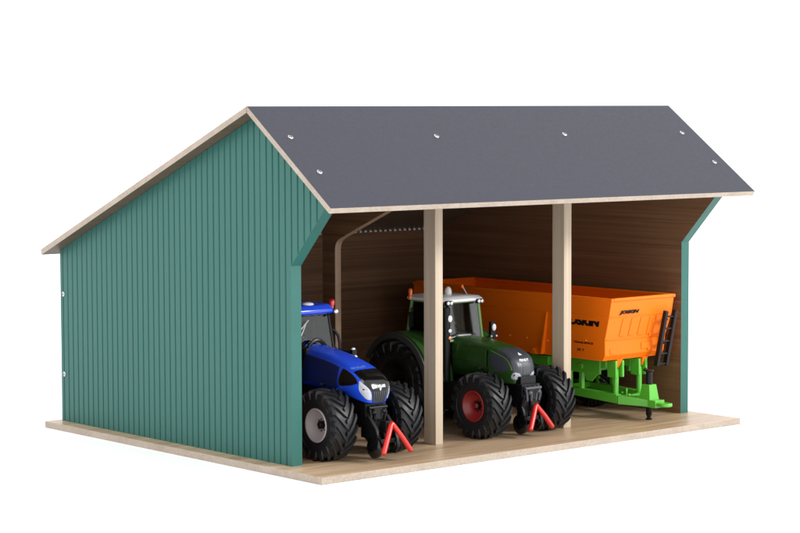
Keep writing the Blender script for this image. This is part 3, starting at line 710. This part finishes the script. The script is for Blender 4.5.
# front panel seams and pressed ribs
def fy(z):
    for (y0_, z0_), (y1_, z1_) in zip(FP, FP[1:]):
        if z <= z0_ and z >= z1_: return y0_+(y1_-y0_)*(z0_-z)/(z0_-z1_)
    return FP[-1][0]
def on_front(xa, xb, za, zb_, d=.07, sk=0.):
    ya, yb2 = fy(za), fy(zb_)
    vs = [(xa, ya-d, za), (xb, ya-d, za), (xb+sk, yb2-d, zb_), (xa+sk, yb2-d, zb_), (xa, ya+.1, za), (xb, ya+.1, za), (xb+sk, yb2+.1, zb_), (xa+sk, yb2+.1, zb_)]
    m.add(vs, [(0, 1, 2, 3), (7, 6, 5, 4), (0, 4, 5, 1), (1, 5, 6, 2), (2, 6, 7, 3), (3, 7, 4, 0)])
on_front(XL+.12, XR-.12, 10.28, 10.16, .05)
on_front(XL+.3, XR-.3, 8.02, 7.86, .07)
for i in range(4): on_front(41.0+i*1.28, 41.8+i*1.28, 10.0, 8.2, .06, -.02)
on_front(39.9, 40.75, 7.0, 6.5, .05)
for i in range(3): on_front(45.2, 45.75, 9.7-i*1.35, 9.25-i*1.35, .12)
on_front(44.3, 45.9, 7.4, 6.75, .07)
for xx in (41.7, 45.3): m.add([(xx-.5, 1.3, 5.9), (xx+.3, 1.3, 5.9), (xx+.1, 1.75, 5.0), (xx-.3, 1.75, 5.0), (xx-.5, 2.2, 5.9), (xx+.3, 2.2, 5.9), (xx+.1, 2.2, 5.0), (xx-.3, 2.2, 5.0)], [(0, 1, 2, 3), (7, 6, 5, 4), (0, 4, 5, 1), (1, 5, 6, 2), (2, 6, 7, 3), (3, 7, 4, 0)])
m.build('body_rib', ORANGE, body, bevel=.035)
RIV = mat('pale_orange_rivet', (.8, .35, .12), .35)
for yy, zz in ((14.5, 7.4), (12.0, 7.35), (16.6, 7.45), (3.6, 7.75), (6.4, 7.75), (9.0, 7.3), (19.6, 7.5)): m = MB(TOF); m.ball((XL+inset(zz)-.0, yy, zz), .085); m.build('rivet', RIV, body)
# lettering: side (faces -x) and front (faces -y)
tl = text_mesh('lettering', 'JOSKIN', 1.0, frame_mtx((XL+inset(9.45)-.03-43.4, 4.05-12, 9.5), (0, -1, 0), (0.07, 0, 1)), PRINT, body, bold=.07, shear=.15, width=4.85)
text_mesh('lettering', 'TRANS-SPACE', .2, frame_mtx((XL+inset(7.5)-.03-43.4, 4.0-12, 7.5), (0, -1, 0), (0.07, 0, 1)), PRINT, body, bold=.02, width=2.7)
text_mesh('lettering', '22 T', .22, frame_mtx((XL+inset(6.8)-.03-43.4, 4.4-12, 6.78), (0, -1, 0), (0.07, 0, 1)), PRINT, body, bold=.02, width=1.0)
text_mesh('lettering', 'JOSKIN', .46, frame_mtx((41.7-43.4, fy(10.62)-.06-12, 10.6), (1, 0, 0), (0, -.19, 1)), PRINT, body, bold=.07, shear=.25, width=2.75)
# ladder
m = MB(TOF)
La = [Vector((46.15, -.45, 10.45)), Vector((46.15, .75, 4.95))]; Lb = [Vector((47.5, -.45, 10.45)), Vector((47.5, .75, 4.95))]
for L in (La, Lb):
    a_, b_ = L; m.prism([(a_.y-.26, a_.z), (a_.y+.16, a_.z+.1), (b_.y+.24, b_.z), (b_.y-.24, b_.z-.05)], 0, a_.x-.19, a_.x+.19)
for k in (.1, .32, .55, .78, .97):
    p, q = La[0].lerp(La[1], k), Lb[0].lerp(Lb[1], k); m.box((p.x, p.y-.18, p.z-.08), (q.x, p.y+.16, p.z+.09))
m.tube([(46.8, -.1, 9.6), (46.8, .7, 9.5)], .12, 8); m.tube([(46.8, .3, 7.2), (46.8, 1.3, 7.2)], .12, 8)
m.build('ladder', BLACK, tr, bevel=.04)
# chassis
m = MB(TOF)
for x in (41.2, 45.6):
    m.box((x-.3, 2.6, 4.95), (x+.3, 27.5, 5.75)); m.box((x-.28, 9.4, 2.1), (x+.28, 22., 2.7))
    for yy in (3.9, 6.2, 8.2, 10.4, 13, 18, 22): m.box((x-.22, yy-.22, 2.6), (x+.22, yy+.22, 5.0)) if yy > 6 else m.box((x-.22, yy-.2, 4.2), (x+.22, yy+.25, 5.0))
    m.prism([(6.0, 5.0), (9.6, 5.0), (8.9, 4.1), (6.6, 4.3)], 0, x-.14, x+.14)
m.box((40.78, 3.3, 4.25), (40.93, 26.5, 5.74)); m.box((40.8, 8.6, 2.7), (40.95, 11.6, 4.3)); m.prism([(3.6, 4.3), (5.6, 4.3), (5.2, 3.5), (4.4, 3.5)], 0, 40.8, 40.94); m.tube([(40.6, 5.9, 4.9), (40.85, 5.9, 4.9)], .32, 14); m.tube([(40.75, 7.3, 2.6), (40.75, 7.3, 4.4)], .24, 12)
m.box((41.5, 4.3, 4.5), (45.3, 4.9, 5.5)); m.box((41.5, 9.0, 2.1), (45.3, 9.8, 2.7)); m.box((41.5, 9.0, 4.4), (45.3, 9.8, 5.2)); m.box((41.5, 16, 2.1), (45.3, 16.8, 5.2))
m.box((40.2, 10, 4.6), (40.9, 24, 5.6))
m.tube([(40.9, 7.9, 4.6), (40.9, 8.6, 4.6)], .3, 12)
m.build('chassis', AGREEN, tr, bevel=.06)
for x in (41.6, 44.9):
    m = MB(TOF); m.lathe([(1.9, .36), (2.3, .36), (2.34, .27), (4.55, .27), (4.6, .25), (4.9, .25)], 'z', (x, 1.9, 0), 20)
    cyl = m.build('lift_cylinder', AGREEN, tr)
    m = MB(TOF)
    m.box((x-.62, 1.35, 4.1), (x-.34, 2.5, 5.75)); m.box((x+.34, 1.35, 4.1), (x+.62, 2.5, 5.75)); m.box((x-.34, 1.9, 4.6), (x+.34, 2.5, 5.7)); m.box((x-.62, 2.5, 4.9), (x+.62, 4.4, 5.74))
    m.build('bracket', AGREEN, cyl, bevel=.06)
m = MB(TOF)
def beam(xa, ya, xb, yb2, z0a, z1a, z0b, z1b, hw_):
    d = Vector((xb-xa, yb2-ya, 0)).normalized(); s_ = Vector((d.y, -d.x, 0))*hw_
    vs = []
    for (x_, y_, za_, zb2) in ((xa, ya, z0a, z1a), (xb, yb2, z0b, z1b)):
        for q_ in (-1, 1):
            for z_ in (za_, zb2): vs.append((x_+s_.x*q_, y_+s_.y*q_, z_))
    m.add(vs, [(0, 1, 3, 2), (4, 6, 7, 5), (0, 4, 5, 1), (2, 3, 7, 6), (0, 2, 6, 4), (1, 5, 7, 3)])
beam(41.2, 10.0, 41.5, 1.4, 2.0, 2.75, 1.55, 2.45, .32); beam(45.6, 10.0, 45.3, 1.4, 2.0, 2.7, 1.55, 2.4, .32)
beam(41.5, 1.45, 43.25, -1.3, 1.5, 2.4, 1.35, 2.0, .4); beam(45.3, 1.45, 43.55, -1.3, 1.5, 2.38, 1.35, 1.98, .4)
m.box((41.4, 1.2, 1.85), (45.4, 1.8, 2.3)); m.box((42.75, -2.3, 1.32), (44.05, -.6, 2.05)); m.box((42.6, .0, 1.6), (44.2, 1.2, 2.2))
# box round the support leg
m.add([(42.75, -1.55, 2.0), (44.1, -1.55, 2.0), (44.1, -.1, 2.0), (42.75, -.1, 2.0), (42.95, -1.3, 3.5), (43.95, -1.3, 3.5), (43.95, -.3, 3.5), (42.95, -.3, 3.5)], [(0, 3, 2, 1), (4, 5, 6, 7), (0, 1, 5, 4), (1, 2, 6, 5), (2, 3, 7, 6), (3, 0, 4, 7)])
m.ball((41.9, .4, 2.45), .14); m.ball((42.6, 2.0, 2.45), .14); m.tube([(42.8, 1.6, 2.2), (42.8, 1.6, 2.9)], .1, 8)
db = m.build('drawbar', AGREEN, tr, bevel=.07)
m = MB(TOF); m.lathe([(1.5, .62), (1.55, .68), (1.8, .68), (1.85, .62), (1.85, .3), (1.5, .3)], 'z', (43.4, -3.0, 0), 24, closed=True); m.box((42.95, -2.6, 1.5), (43.85, -2.2, 1.84)); m.build('hitch_eye', AGREEN, db, bevel=.03)
m = MB(TOF); m.lathe([(.0, .001), (.0, .30), (.12, .32), (.18, .2), (.35, .2), (.5, .3), (2.1, .3), (2.1, .33), (4.7, .33), (4.8, .45), (4.95, .45), (4.96, .001)], 'z', (43.4, -.85, 0), 18)
m.tube([(43.4, -.85, 4.8), (43.4, -.2, 4.85), (43.9, .1, 4.9)], .13, 8); m.build('support_leg', BLACK, tr)
for yy in (9.6, 14.4, 19.2): m = MB(TOF); m.tube([(40.2, yy, 2.2), (46.6, yy, 2.2)], .3, 12); m.build('axle', BLACK, tr)
for yy in (9.6, 14.4, 19.2):
    for sd in (-1, 1):
        c_ = (0+sd*3.0, yy-12, 2.2); build_wheel(tr, c_, 2.2, 1.7, 1.15, sd, AGREEN if False else SILVER, 22, 'wheel')
